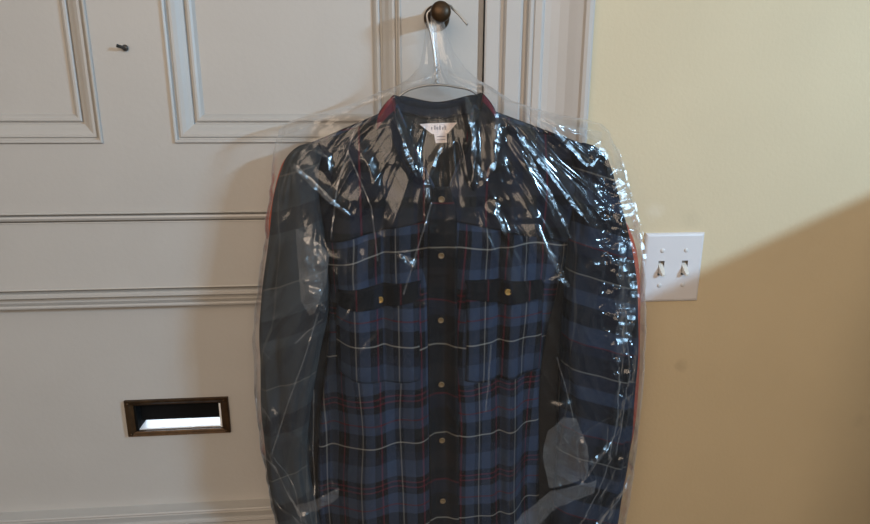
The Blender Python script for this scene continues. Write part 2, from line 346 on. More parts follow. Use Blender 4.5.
b.build('sill', M_SILL, ms)
MB().box(HX1 - .0045, HX1, yf + .008, .05, HZ0, HZ1 - .003).build('side_liner', M_SILL, ms); MB().box(HX0, HX0 + .003, yf + .006, .05, HZ0, HZ1 - .003).build('side_liner', M_DARK, ms)  # right liner white, left near black: light and shade put into the colours
MB().box(HX0, HX1, yf + .006, .06, HZ1 - .003, HZ1).build('hinge_rail', M_DARK, ms)
MB().box(HX0 + .0035, HX1 - .005, .033, .036, HZ0 + .0125, HZ1).build('flap', M_DARK, ms)

# ------------------------------------------------------------------ nail on the door stile
n0 = P(125, 48, 0)
b = MB(); b.tube([n0 + np.array([0, .004, 0]), n0 + np.array([0, -.008, 0]), n0 + np.array([-.006, -.013, .002])], .0024, 10)
b.lathe((n0[0] + .001, -.0015, n0[2]), [(.0001, 0), (.0042, 0), (.0046, .001), (.003, .0024), (.0001, .003)], 14)
tag(b.build('nail', M_NAIL, origin=n0), 'small dark nail stuck in the pale stile between the upper door panels', 'nail')

# ------------------------------------------------------------------ light switch plate
p0, p1 = X(642, 266), X(700, 266); q0, q1 = Z(670, 300.7), Z(670, 232.5)
sw = empty('switch_plate', ((p0 + p1) / 2, 0, q0), 'white double toggle switch plate on the tan wall', 'light switch')
cx = (p0 + p1) / 2; cz = (q0 + q1) / 2; hw, hh = (p1 - p0) / 2, (q1 - q0) / 2
tx = [cx - .0205, cx + .0205]
tw, th = .0053, .0125
# face plate: bevelled rim and a face with two openings
xs = [-hw + .005, tx[0] - tw - cx, tx[0] + tw - cx, tx[1] - tw - cx, tx[1] + tw - cx, hw - .005]; zs = [-hh + .005, -th, th, hh - .005]
b = MB(); fy = -.0058
for i in range(5):
    for j in range(3):
        if j == 1 and i in (1, 3): continue
        b.add([(cx + xs[i], fy, cz + zs[j]), (cx + xs[i + 1], fy, cz + zs[j]), (cx + xs[i + 1], fy, cz + zs[j + 1]), (cx + xs[i], fy, cz + zs[j + 1])], [(0, 1, 2, 3)])
A = []
for k, y in ((0, 0), (0, -.0022), (.0012, -.0042), (.003, -.0053), (.005, fy)):
    A.append([(p0 + k, y, q0 + k), (p1 - k, y, q0 + k), (p1 - k, y, q1 - k), (p0 + k, y, q1 - k)])
b.grid(np.array(A), smooth=False, close_u=True); b.build('face_plate', M_PLATE, sw)
for x in tx:
    b = MB(); A = []
    for k, y in ((0, fy), (.0004, -.0025), (.0004, -.0008)):
        A.append([(x - tw + k, y, cz - th + k), (x + tw - k, y, cz - th + k), (x + tw - k, y, cz + th - k), (x - tw + k, y, cz + th - k)])
    b.grid(np.array(A), smooth=False, close_u=True); b.add(A[-1], [(0, 1, 2, 3)])
    b.build('switch_slot', M_SLOTDK, sw)
    # lever flipped down
    A = []
    for (y, zc, hx, hz) in ((-.0015, cz - .001, .0044, .0085), (-.008, cz - .0035, .0042, .0055), (-.015, cz - .0075, .0036, .0034), (-.0175, cz - .009, .0030, .0026), (-.018, cz - .0092, .0005, .0005)):
        A.append([(x - hx, y, zc - hz), (x + hx, y, zc - hz), (x + hx, y, zc + hz), (x - hx, y, zc + hz)])
    tg = MB().grid(np.array(A), smooth=False, close_u=True).build('toggle', M_TOGGLE, sw, bevel=.0008)
    for s in (-1, 1):
        MB().lathe((x, fy, cz + s * .0302), [(.0037, -.001), (.0037, .0006), (.0026, .0014), (.0001, .0016)], 18).build('screw', M_SCREW, sw)

# ------------------------------------------------------------------ brass knob on the door
HY = -0.054                                    # plane of the hanger
k0 = P(440.5, 12, -.06); k0[1] = 0
kn = empty('door_knob', k0, 'dark aged brass knob on the door stile, holding the hanger hook', 'door knob')
MB().lathe(k0, [(.0001, -.002), (.019, -.002), (.019, .003), (.017, .006), (.013, .008), (.012, .010)], 36).build('rosette', M_KNOB, kn)
MB().lathe(k0, [(.0125, .008), (.0105, .014), (.0105, .058), (.0115, .060)], 28).build('spindle', M_KNOB, kn)
MB().lathe(k0, [(.0001, .0595), (.0105, .0595), (.0135, .061), (.0142, .0635), (.0130, .067), (.009, .0695), (.004, .0708), (.0001, .071)], 36).build('knob_head', M_KNOB, kn)

# ------------------------------------------------------------------ wire hanger
hg = empty('wire_hanger', P(437, 84, HY), 'wire coat hanger hooked over the brass door knob, inside the plastic bag', 'hanger')
def spline(pts, n=60):
    pts = np.array(pts, float); t = np.linspace(0, len(pts) - 1, n); k = np.arange(len(pts))
    return np.stack([smooth_interp(np.stack([k, pts[:, c]], 1))(t) for c in range(3)], 1)
# the hook arc rests on top of the spindle
rz = k0[2] + .0105 + .0016
hook = [P(437, 84, HY), P(435, 60, HY), P(431, 35, HY), P(427, 16, HY)]
hook += [(k0[0] - .0125, HY, k0[2] + .004), (k0[0] - .002, HY, rz + .0), (k0[0] + .013, HY - .003, k0[2] + .009)]
hook += [P(453, 9, HY - .01), P(460, 16, HY - .014), P(467.5, 25, HY - .016)]
MB().tube(spline(hook, 70), .0016, 10).build('hook', M_STEEL, hg)
tw1 = []; tw2 = []
for i in range(40):
    u = i / 39; c_ = P(437, 84 - 22 * u, HY); a_ = u * 22
    tw1.append(c_ + np.array([math.cos(a_) * .0022, math.sin(a_) * .0022, 0]))
MB().tube(tw1, .0013, 8).build('twisted_neck', M_STEEL, hg)
arm = [P(318, 172, HY), P(345, 148, HY), P(376, 122, HY), P(401, 95, HY), P(418, 87, HY), P(437, 85, HY), P(456, 87, HY), P(475, 93, HY), P(500, 118, HY), P(535, 144, HY), P(570, 168, HY)]
loop = spline(arm, 60)
MB().tube(loop, .0016, 8).build('shoulder_wire', M_STEEL, hg)
MB().tube(spline([P(318, 172, HY), P(340, 190, HY), P(440, 200, HY), P(545, 190, HY), P(570, 168, HY)], 30), .0016, 8).build('bottom_wire', M_STEEL, hg)

# ------------------------------------------------------------------ navy plaid shirt
YM = -0.078
PB = 590                                        # bottom of the shirt, under the frame
inn_l = interp([(90, 398), (104, 398), (150, 416), (186, 434), (200, 438), (600, 441)])
inn_r = interp([(90, 476), (100, 476), (150, 462), (186, 446), (200, 442), (600, 444)])
out_l = smooth_interp([(90, 303), (146, 303), (180, 307), (240, 318), (300, 327), (340, 328), (400, 321), (450, 317), (540, 317), (600, 318)])
out_r = smooth_interp([(90, 592), (146, 592), (180, 588), (240, 574), (300, 560), (340, 550), (400, 543), (450, 543), (540, 542), (600, 540)])
def folds(px, py, side):
    f = np.zeros_like(np.asarray(px, float) + np.asarray(py, float)); g = sstep(150, 260, py)
    drift = 10 * np.sin(py / 90.0 + side)
    f = f + g * .0075 * np.sin((px + drift) / 9.5 + 1.3 * side)
    f = f + g * .0070 * np.sin((px - .10 * (py - 300) + drift) / 17.0 + 2.0)
    f = f +   .016 * (vn(px / 42 + 7, py / 110 + 3 * side + 5, 2) - .5) + .010 * (vn(px / 20, py / 60 + 9, 5) - .5)
    f = f + (.022 * np.exp(-((px - 524 - .03 * (py - 330)) / 12) ** 2) * sstep(300, 360, py) + .012 * np.exp(-((px - 498) / 6) ** 2) * sstep(180, 260, py) if side > 0 else .014 * np.exp(-((px - 336 + .05 * (py - 330)) / 9) ** 2) * sstep(280, 340, py) + .010 * np.exp(-((px - 384) / 6) ** 2) * sstep(170, 240, py) * (1 - sstep(330, 420, py)))
    f = f + .011 * np.exp(-((px - 442) / 17) ** 2) * sstep(210, 280, py)
    # diagonal drags from the shoulders
    f = f + .003 * np.sin((px * side * .8 + py) / 13.0) * sstep(120, 170, py) * (1 - sstep(230, 300, py))
    return f
def front_y(px, py, side):
    px = np.asarray(px, float); py = np.asarray(py, float)
    i = (inn_l if side < 0 else inn_r)(py); o = (out_l if side < 0 else out_r)(py)
    a = np.clip((px - i) / (o - i), 0, 1)
    top = 104 + 42 * a
    prof = np.sqrt(np.clip(1 - a ** 3.2, 0, 1))
    up = .30 + .70 * sstep(-2, 55, py - top)
    return -.052 - .050 * prof * up + folds(px, py, side) * np.clip(prof * 1.2, 0, 1) * up
def world(px, py, y):
    w_ = P(px, py, np.full(np.shape(px), YM)); w_[..., 1] = y; return w_
shirt = empty('plaid_shirt', world(np.float64(440), np.float64(PB), -.06), 'navy blue plaid button-up shirt with red and white lines inside the clear bag', 'shirt')
SHIRT_V = []                                    # all front-facing points, used to lay the bag over it
U0 = X(440, 300, YM)
def cloth_grid(name, PX, PY, Yv, mat_, uv=None, parent=None, thick=.0016, back=None):
    A = world(PX, PY, Yv); R, C = PX.shape
    b = MB(); b.grid(A)
    if uv is None: uv = np.stack([A[..., 0] - U0, A[..., 2]], -1)
    b.uv = uv.reshape(-1, 2)
    o = b.build(name, mat_, parent or shirt)
    so = o.modifiers.new('cloth', 'SOLIDIFY'); so.thickness = thick; so.offset = 0
    SHIRT_V.append(A.reshape(-1, 3)); return o
for side in (-1, 1):
    R, C = 150, 90
    a = np.linspace(0, 1, C)[None, :].repeat(R, 0); a = a ** .9; bb = np.linspace(0, 1, R)[:, None].repeat(C, 1)
    PYg = (104 + 42 * a) + (PB - (104 + 42 * a)) * bb ** 1.05
    PXg = (inn_l if side < 0 else inn_r)(PYg); PXg = PXg + ((out_l if side < 0 else out_r)(PYg) - PXg) * a
    Yg = front_y(PXg, PYg, side)
    if side > 0: Yg = Yg + .0015
    A = world(PXg, PYg, Yg)
    # cloth coordinates: distance along the surface so that lines bend with the folds
    du = np.hypot(np.diff(A[..., 0], axis=1), .6 * np.diff(A[..., 1], axis=1)); u = np.concatenate([np.zeros((R, 1)), np.cumsum(du, 1)], 1)
    st = np.abs(A[:, :1, 0] - U0)
    uu = (u + st) * side
    vv = A[..., 2] + (.15 * np.abs(uu) if side < 0 else .02 * np.abs(uu)) + .0015 * np.sin(PXg / 22.0)
    uvv = np.stack([uu + (.0028 if side < 0 else .0) + .010 * (vn(PXg / 50 + 3, PYg / 70, 4) - .5), vv + .008 * (vn(PXg / 35, PYg / 60 + 8, 6) - .5)], -1)
    cloth_grid('front_panel', PXg, PYg, Yg, M_PLAID, uvv)
for side in (-1, 1):
    R, C = 50, 60
    a = (np.linspace(0, 1, C)[None, :].repeat(R, 0)) ** .9 * .97; bb = np.linspace(.03, 1, R)[:, None].repeat(C, 1)
    PYg = (104 + 42 * a) + (112 - 14 * a) * bb
    i_ = (inn_l if side < 0 else inn_r)(PYg); PXg = i_ + ((out_l if side < 0 else out_r)(PYg) - i_) * np.clip(a, .015, 1)
    cloth_grid('chest_overlay', PXg, PYg, front_y(PXg, PYg, side) - .0022, M_CHEST_DIM)  # added dark overlay; the dimness that hides the chest plaid is in its colour
# back panel: lining in the open neck, widened as painted shade in the sleeve gaps
R, C = 90, 80
s = np.linspace(-1, 1, C)[None, :].repeat(R, 0); bb = np.linspace(0, 1, R)[:, None].repeat(C, 1)
ptop = np.where(np.abs(s) < .27, 116 - 12 * (np.abs(s) / .27) ** 2, 104 + 42 * (np.abs(s) - .27) / .73)
PYg = ptop + (PB - ptop) * bb
PXg = np.where(s < 0, 438 + (438 - out_l(PYg) + 16 * sstep(190, 300, PYg)) * s, 438 + (out_r(PYg) + 20 * sstep(190, 300, PYg) - 438) * s)
Yg = -.047 - .004 * np.abs(s) ** 2
cloth_grid('back_panel', PXg, PYg, Yg, M_LINING)
SHIRT_V.pop()
# button placket
R, C = 120, 12
PYg = np.linspace(184, PB, R)[:, None].repeat(C, 1); s = np.linspace(-1, 1, C)[None, :].repeat(R, 0)
PXg = 441 + (PYg - 300) * .008 + s * (8 + 6 * sstep(184, 215, PYg))
pl_y = lambda px, py: np.minimum(front_y(np.minimum(px, 437), py, -1), front_y(np.maximum(px, 446), py, 1)) - .0045
Yg = pl_y(PXg, PYg) + .0018 * np.abs(s) ** 6
A = world(PXg, PYg, Yg)
plk = cloth_grid('placket', PXg, PYg, Yg, M_PLACKET, np.stack([A[..., 0] - U0, A[..., 2] + .0015 * np.sin(PXg / 22.0) + .008 * (vn(PXg / 35, PYg / 60 + 8, 6) - .5)], -1))
def button(px, py, y, r=.0046, bm=None):
    c_ = world(np.float64(px), np.float64(py), y)
    b = MB().lathe(c_, [(r * .98, -.003), (r, .0008), (r * .9, .0016), (r * .72, .0013), (r * .6, .0009), (.0001, .0009)], 20)
    b.build('button', bm or M_BTN, shirt)
for py in (196, 252, 318, 381, 435, 493, 550):
    button(440 + (py - 300) * .008, py, float(pl_y(np.float64(440), np.float64(py))) - .001)
# chest pockets with flaps
def pocket(x0, x1, ty0, ty1, yb, side, bx, by):
    R, C = 40, 36
    u = np.linspace(0, 1, C)[None, :].repeat(R, 0); v = np.linspace(0, 1, R)[:, None].repeat(C, 1)
    top = ty0 + (ty1 - ty0) * u; PXg = x0 + (x1 - x0) * u + 2.0 * np.sin(v * 3) * side
    PYg = top + 4 + (yb - top) * v - 9 * np.clip(np.abs(u - .5) * 2 - .55, 0, 1) * v
    e = np.minimum(np.minimum(u, 1 - u) * 14, (1 - v) * 14); cl = np.clip(e, 0, 1)
    cloth_grid('chest_pocket', PXg, PYg, front_y(PXg, PYg, side) - .0025 * cl, M_PLAID)
    v2 = v; PYf = top + (17 + 6 * (1 - np.abs(u - .5) * 2)) * v2
    cl = np.clip(np.minimum(np.minimum(u, 1 - u) * 14, v * 10), 0, 1)
    cloth_grid('pocket_flap', PXg, PYf, front_y(PXg, PYf, side) - .004 - .0035 * cl, M_FLAP)
    button(bx, by, float(front_y(np.float64(bx), np.float64(by), side)) - .009, .0050, M_GOLD)
pocket(338, 420, 287, 277, 372, -1, 380, 297)
pocket(462, 541, 274, 279, 372, 1, 504.5, 287)
# collar
seam = [(420, 180, -.088), (407, 145, -.086), (396, 116, -.074), (405, 113, -.058), (437, 119, -.051), (470, 113, -.058), (480, 112, -.074), (467, 145, -.086), (455, 180, -.088)]
fold = [(419, 172, -.094), (401, 130, -.094), (392, 98, -.080), (403, 97, -.062), (437, 103, -.055), (471, 96, -.062), (483, 95, -.080), (473, 130, -.094), (457, 172, -.094)]
fall = [(404, 192, -.104), (380, 150, -.105), (378, 116, -.096), (390, 108, -.060), (437, 113, -.047), (485, 106, -.060), (496, 113, -.096), (496, 150, -.105), (474, 192, -.104)]
def row(r, n=70):
    q = spline(r, n); return q
rs, rf, rl = row(seam), row(fold), row(fall)
rows = []
for k in range(8): rows.append(rs + (rf - rs) * k / 7)
ctr = rf + np.array([0, 1.5, 0]) * 0
for k in range(1, 12):
    q = rf + (rl - rf) * k / 11; q = q.copy(); q[:, 2] -= .003 * math.sin(math.pi * k / 11); q[:, 1] -= 1.5 * math.sin(math.pi * k / 11); rows.append(q)
Rw = np.array(rows)
A = P(Rw[..., 0], Rw[..., 1], Rw[..., 2])
b = MB(); b.grid(A); sl_ = np.linspace(0, .42, 70)[None, :].repeat(len(rows), 0); b.uv = np.stack([sl_, np.linspace(0, .09, len(rows))[:, None].repeat(70, 1)], -1).reshape(-1, 2)
M_COLLAR = plaid('navy_plaid_collar', 0, 0, us=[(0, BLACK), (.19, (0.16, .012, .022)), (.225, (.30, .02, .025)), (.255, (0.16, .012, .022)), (.30, NAVY), (.70, BLACK), (.735, (.20, .014, .04)), (.78, BLACK)], vs=[(0, NAVY), (.5, BLACK)], tu=.4201, tv=.04)
o = b.build('collar', M_COLLAR, shirt); so = o.modifiers.new('cloth', 'SOLIDIFY'); so.thickness = .0016
SHIRT_V.append(A.reshape(-1, 3))
# neck label
def flat(name, pts, y, mat_, parent, th=.0008):
    w_ = [P(px, py, y) for px, py in pts]; n = len(w_)
    v = [tuple(q) for q in w_] + [(q[0], q[1] + th, q[2]) for q in w_]
    return MB().add(v, [tuple(range(n)), tuple(reversed(range(n, 2 * n)))] + [(i, (i + 1) % n, n + (i + 1) % n, n + i) for i in range(n)]).build(name, mat_, parent)
LY = -.0525
lb = flat('neck_label', [(419.5, 124.2), (428, 123.4), (457, 122.6), (448, 133.5), (432, 134)], LY, M_LABEL, shirt); lb['label'] = 'pale woven neck label'
stg = flat('size_tab', [(433.8, 133.2), (446.8, 132.8), (447, 142.6), (435.8, 143.2)], LY - .0009, M_LABEL, shirt)
for k, xx in enumerate((431, 434, 436.4, 439.2, 442, 444.4)):
    flat('print_stroke', [(xx, 125.6), (xx + 1.6, 125.5), (xx + 1.6, 129.8), (xx, 129.9)] if k % 2 else [(xx, 127), (xx + 1.4, 126.9), (xx + 1.4, 129.6), (xx, 129.7)], LY - .0004, M_PRINT, lb, .0003)
for yy in (136.2, 139.4):
    flat('print_line', [(437, yy), (445, yy - .3), (445, yy + .6), (437, yy + .9)], LY - .0013, M_PRINT, stg, .0003)
# sleeves
def sleeve(cen, name, side, seed):
    a = np.array(cen, float); fx = smooth_interp(a[:, [0, 1]]); fw = smooth_interp(a[:, [0, 2]]); fd = smooth_interp(a[:, [0, 3]]); fy_ = smooth_interp(a[:, [0, 4]])
    R, C = 150, 64; py = np.linspace(a[0, 0], a[-1, 0], R); th = np.linspace(0, 2 * math.pi, C, endpoint=False)
    PYg = py[:, None].repeat(C, 1); T_ = th[None, :].repeat(R, 0)
    cap = np.sqrt(np.clip(1 - (1 - np.clip((PYg - a[0, 0]) / 18.0, 0, 1)) ** 2, 0.0, 1)) * .98 + .02
    fold_ = 1 + .30 * (vn(T_ * 2.6 + PYg / 90 + seed, PYg / 95, seed) - .5) + .18 * (vn(T_ * 5 - PYg / 60 + 13, PYg / 60, seed + 1) - .5)
    fold_ = np.where(np.abs(np.cos(T_)) > .85, 1 + (fold_ - 1) * .35, fold_)
    ce = np.sign(np.cos(T_)) * np.abs(np.cos(T_)) ** .8; se = np.sign(np.sin(T_)) * np.abs(np.sin(T_)) ** .85
    hw_ = fw(PYg) * cap * fold_; PXg = fx(PYg) + hw_ * ce
    Yg = np.minimum(fy_(PYg) - fd(PYg) * cap * se * fold_, -.044)
    A = P(PXg, PYg, np.full(PXg.shape, YM)); A[..., 1] = Yg
    b = MB(); b.grid(A, True, True)
    circ = fw(PYg) * .00145 * 3.0 * (T_ / math.pi)
    b.uv = np.stack([circ * side + .02 + .10 * (A[..., 2]) * side, A[..., 2] * .98 + .3 * (A[..., 0] - U0) * side], -1).reshape(-1, 2)
    b.f.append(tuple(range((R - 1) * C, R * C))); b.sm.append(False)
    b.build('sleeve', M_SLEEVE if side > 0 else M_SLEEVE_HAZED, shirt)
    k = np.sin(T_) > -.1; SHIRT_V.append(A[k])
# py, centre x, half width, half depth, centre y
sleeve([(143, 309, 17, .018, -.066), (165, 301, 18, .024, -.071), (200, 297, 23, .027, -.073), (240, 298, 28, .028, -.075), (300, 296, 33, .028, -.077), (350, 291, 30, .027, -.078), (410, 286, 24, .026, -.078), (460, 288, 20, .026, -.078), (520, 299, 20, .026, -.078), (585, 312, 20, .024, -.078)], 'l', -1, 3)
sleeve([(143, 586, 17, .018, -.066), (165, 592, 19, .024, -.071), (200, 597, 24, .027, -.073), (240, 599, 31, .028, -.075), (300, 599, 37, .028, -.077), (350, 599, 37, .028, -.078), (400, 598, 36, .027, -.078), (460, 592, 35, .026, -.078), (520, 584, 32, .026, -.078), (585, 572, 29, .024, -.078)], 'r', 1, 6)

# ------------------------------------------------------------------ red garment behind
YR = -.037
red = empty('red_garment', P(440, 590, YR), 'red garment mostly hidden behind the navy plaid shirt, showing as thin edges', 'garment')
def flat_tube(name, lf, rf_, y0, y1, hd, top, parent, mat_):
    R, C = 90, 40; py = np.linspace(y0, y1, R)[:, None].repeat(C, 1); th = np.linspace(0, 2 * math.pi, C, endpoint=False)[None, :].repeat(R, 0)
    L, Rr = lf(py), rf_(py); c_ = (L + Rr) / 2; h_ = (Rr - L) / 2
    ce = np.cos(th); se = np.sign(np.sin(th)) * np.abs(np.sin(th)) ** .6
    cap = np.sqrt(np.clip(1 - (1 - np.clip((py - y0) / top, 0, 1)) ** 2, 0, 1)) * .97 + .03
    A = P(c_ + h_ * cap * ce, py, np.full(py.shape, YR)); A[..., 1] = YR - hd * se * cap
    b = MB(); b.grid(A, True, True); n = R * C
    b.f.append(tuple(range(n - C, n))); b.sm.append(False); return b.build(name, mat_, parent)
flat_tube('body', smooth_interp([(100, 400), (146, 330), (240, 322), (600, 330)]), smooth_interp([(100, 480), (146, 560), (240, 555), (600, 530)]), 116, 585, .006, 8, red, M_RED)
flat_tube('sleeve', smooth_interp([(130, 298), (152, 288), (165, 281.5), (200, 272.5), (226, 268.5), (245, 272), (300, 272), (400, 268), (600, 300)]), smooth_interp([(130, 310), (200, 305), (300, 300), (600, 315)]), 150, 575, .005, 14, red, M_RED)
flat_tube('sleeve', smooth_interp([(130, 580), (200, 592), (300, 600), (600, 575)]), smooth_interp([(130, 590), (160, 596), (200, 614), (235, 632), (265, 638.5), (330, 640), (400, 637.5), (440, 632), (480, 618), (600, 590)]), 150, 575, .005, 14, red, M_RED)

# ------------------------------------------------------------------ clear plastic garment bag
bl = interp([(20, 427), (35, 426), (50, 424), (66, 420), (78, 409), (86, 396), (92, 379), (100, 360), (108, 340), (114, 312), (119, 294), (124, 283), (132, 277), (146, 273), (175, 271), (240, 266), (300, 256), (340, 253.5), (400, 258), (440, 262), (490, 272), (524, 280), (600, 292)])
br = interp([(20, 446), (35, 450), (50, 456), (66, 467), (78, 479), (86, 490), (92, 498), (100, 514), (108, 536), (114, 562), (119, 588), (124, 604), (132, 612), (146, 617), (175, 623), (200, 630), (240, 640), (300, 643), (380, 639), (470, 630), (524, 621), (600, 608)])
bf = smooth_interp([(20, -.059), (50, -.063), (70, -.069), (85, -.088), (100, -.104), (120, -.116), (150, -.124), (250, -.130), (600, -.130)])
bk = smooth_interp([(20, -.049), (60, -.046), (85, -.034), (110, -.0275), (600, -.0275)])
# depth map of what is inside
V = np.concatenate(SHIRT_V); gx0, gx1, gz0, gz1 = -.4, .6, .4, 1.6; gs = .005
nx, nz = int((gx1 - gx0) / gs), int((gz1 - gz0) / gs); DM = np.full((nz, nx), 0.0)
ii = np.clip(((V[:, 2] - gz0) / gs).astype(int), 0, nz - 1); jj = np.clip(((V[:, 0] - gx0) / gs).astype(int), 0, nx - 1)
np.minimum.at(DM, (ii, jj), V[:, 1])
for _ in range(4):
    q = np.pad(DM, 1, mode='edge'); DM = np.min([q[a:a + nz, c_:c_ + nx] for a in range(3) for c_ in range(3)], 0)
for _ in range(9):
    q = np.pad(DM, 1, mode='edge'); DM = np.mean([q[a:a + nz, c_:c_ + nx] for a in range(3) for c_ in range(3)], 0)
def dmap(x, z):
    j = np.clip((x - gx0) / gs - .5, 0, nx - 1.001); i = np.clip((z - gz0) / gs - .5, 0, nz - 1.001)
    a, c_ = i.astype(int), j.astype(int); u, v = i - a, j - c_
    return DM[a, c_]*(1-u)*(1-v) + DM[a+1, c_]*u*(1-v) + DM[a, c_+1]*(1-u)*v + DM[a+1, c_+1]*u*v
# creases: polyline in the photo's frame, width (px), height (m)
CREASE = [
    ([(296, 161), (318, 180), (352, 208)], 4, .0050), ([(318, 148), (330, 155), (334, 170)], 3, .0035), ([(280, 150), (298, 160), (306, 190)], 5, .004),
    ([(393, 112), (402, 140), (416, 172), (424, 178)], 4, .0055), ([(440, 140), (428, 165), (423, 200), (420, 240)], 4, .0045),
    ([(458, 92), (466, 120), (468, 165), (462, 200)], 4, .0060), ([(486, 100), (490, 125), (486, 160), (470, 200)], 6, .0060),
    ([(492, 104), (525, 150), (560, 195), (580, 222)], 5, .0065), ([(500, 130), (530, 185), (552, 232)], 5, .0050), ([(530, 116), (560, 148), (580, 164), (590, 153)], 4, .0060),
    ([(592, 140), (606, 170), (622, 220), (628, 260)], 6, .0060), ([(604, 170), (610, 230), (606, 300), (602, 360)], 6, .0050),
    ([(300, 222), (314, 240), (330, 262)], 8, .0055), ([(306, 262), (316, 282), (318, 304)], 7, .0050), ([(330, 240), (318, 270), (312, 300)], 6, .0040),
    ([(398, 244), (404, 252), (412, 262)], 4, .0040), ([(480, 196), (488, 212), (500, 235)], 5, .0050), ([(518, 205), (534, 240), (554, 274)], 7, .0065), ([(534, 268), (556, 274)], 4, .0045),
    ([(536, 405), (552, 395), (570, 420), (566, 456)], 10, .0060), ([(474, 526), (510, 490), (545, 468), (584, 462)], 9, .0075), ([(562, 530), (596, 488), (622, 456)], 5, .0060), ([(575, 440), (592, 428), (600, 420)], 5, .0050),
    ([(296, 484), (318, 476), (342, 464)], 7, .0060), ([(272, 428), (290, 470), (322, 512)], 4, .0050), ([(262, 470), (284, 490), (330, 516)], 3, .0035), ([(322, 300), (296, 380), (276, 440)], 4, .0030), ([(256, 380), (300, 420), (320, 440)], 4, .0030), ([(262, 360), (282, 340), (312, 300)], 4, .0030),
    ([(400, 86), (372, 96), (340, 112), (300, 128)], 4, .0040), ([(420, 78), (396, 92), (388, 100)], 3, .0040), ([(442, 70), (462, 80), (492, 92)], 3, .0040), ([(438, 66), (456, 84), (470, 92)], 3, .0030),
    ([(433, 20), (436, 50), (438, 74)], 3, .0035), ([(440, 24), (447, 52), (458, 76)], 3, .0030), ([(516, 108), (560, 130), (596, 140)], 4, .0045), ([(350, 128), (372, 170), (378, 230), (360, 300)], 6, .0045), ([(400, 180), (384, 260), (352, 330)], 7, .0040),
    ([(470, 200), (500, 260), (520, 330), (530, 400)], 8, .0045), ([(590, 240), (560, 330), (545, 400)], 6, .0040), ([(628, 280), (618, 360), (590, 450)], 5, .0040), ([(330, 200), (345, 300), (330, 420), (320, 500)], 6, .0040), ([(612, 300), (600, 400), (560, 480)], 5, .0045)]
def crease_field(px, py):
    h = np.zeros_like(px)
    for pts, wd, ht in CREASE:
        ht = ht * 1.35
        pts = np.array(pts, float); best = np.full(px.shape, 1e9); L = 0; seg = np.hypot(*np.diff(pts, axis=0).T); tot = seg.sum(); tt = np.zeros_like(px)
        for (p, q, sl2) in zip(pts[:-1], pts[1:], seg):
            d = q - p; u = np.clip(((px - p[0]) * d[0] + (py - p[1]) * d[1]) / (sl2 * sl2), 0, 1)
            dist = np.hypot(px - p[0] - u * d[0], py - p[1] - u * d[1]); k = dist < best
            best = np.where(k, dist, best); tt = np.where(k, (L + u * sl2) / tot, tt); L += sl2
        wv = 1.5 * wd * (.75 + .5 * vn(px / 14, py / 14, 8))
        h = np.maximum(h, ht * np.exp(-(best / wv) ** 1.8) * np.clip(.35 + 3 * np.minimum(tt, 1 - tt), 0, 1)) + .25 * np.minimum(h, ht * np.exp(-(best / wv) ** 1.8))
    return h
FACET = [([(505, 215), (530, 210), (548, 262), (535, 268)], .18), ([(398, 242), (416, 250), (412, 264)], .28), ([(566, 420), (600, 400), (596, 430), (570, 460)], .25)]
def facet_field(px, py):
    h = np.zeros_like(px)
    for pts, sl_ in FACET:
        pts = np.array(pts, float); c_ = pts.mean(0); d = np.full(px.shape, 1e9)
        ar = sum(pts[i][0] * pts[(i + 1) % len(pts)][1] - pts[(i + 1) % len(pts)][0] * pts[i][1] for i in range(len(pts)))
        ins = np.zeros(px.shape, bool); dist = np.full(px.shape, 1e9)
        for i in range(len(pts)):
            p, q = pts[i], pts[(i + 1) % len(pts)]; e = q - p
            u = np.clip(((px - p[0]) * e[0] + (py - p[1]) * e[1]) / (e @ e), 0, 1)
            dist = np.minimum(dist, np.hypot(px - p[0] - u * e[0], py - p[1] - u * e[1]))
            cr_ = ((p[1] > py) != (q[1] > py)) & (px < e[0] * (py - p[1]) / (e[1] if abs(e[1]) > 1e-9 else 1e-9) + p[0]); ins ^= cr_
        sd = np.where(ins, dist, -dist); y0 = pts[:, 1].min()
        h = np.maximum(h, sstep(-2.0, 2.5, sd) * sl_ * np.clip(py - y0 + 1, 0, 60) * .00145)
    return h
def ridged(n, k): return np.clip(1 - np.abs(2 * n - 1), 0, 1) ** k
def wrinkle(px, py):
    a = np.arctan2(px - 437, py - 30); r = np.hypot(px - 437, py - 30)
    warp = 1.2 * (vn(px / 70, py / 70, 3) - .5)
    g = sstep(30, 120, r)
    h = .0024 * ridged(vn(a * 7 + warp + 20, r / 130 + warp, 1), 4) * g
    h += .0018 * ridged(vn(a * 15 + 2 * warp + 30, r / 75 + 3, 4), 4) * g
    h += .0008 * ridged(vn(a * 34 + 3 * warp + 50, r / 45 + 9, 6), 3) * g
    h += .0060 * (vn(px / 60 + 11, py / 120 + 2, 7)) * sstep(140, 240, py)
    low = sstep(300, 420, py)
    h += low * .0045 * ridged(vn((px + .8 * py) / 38 + 5, (py - .6 * px) / 110 + 5, 9), 4)
    h += low * .0030 * ridged(vn((px - .7 * py) / 30 + 40, (py + .5 * px) / 90 + 5, 10), 4)
    # fine crinkle down the right side where the film is bunched
    k = 1.15 * np.exp(-((px - 611 - 6 * np.sin(py / 60)) / 17) ** 2) * sstep(150, 200, py) * (1 - .6 * sstep(350, 400, py))
    h += k * .0042 * ridged(vn(px / 9 + 3, py / 7 + 1, 2), 2) + k * .003 * vn(px / 5, py / 4, 5)
    h += .0005 * ridged(vn(px / 13 + 2 * warp, py / 17, 11), 3)
    h += .0022 * np.abs(np.sin((px - 437) * .30 + 1.5 * warp)) * (1 - sstep(55, 100, py))
    return h
R, C = 520, 400
py = np.concatenate([np.linspace(20, 130, 150, endpoint=False), np.linspace(130, 600, R - 150)])[:, None].repeat(C, 1)
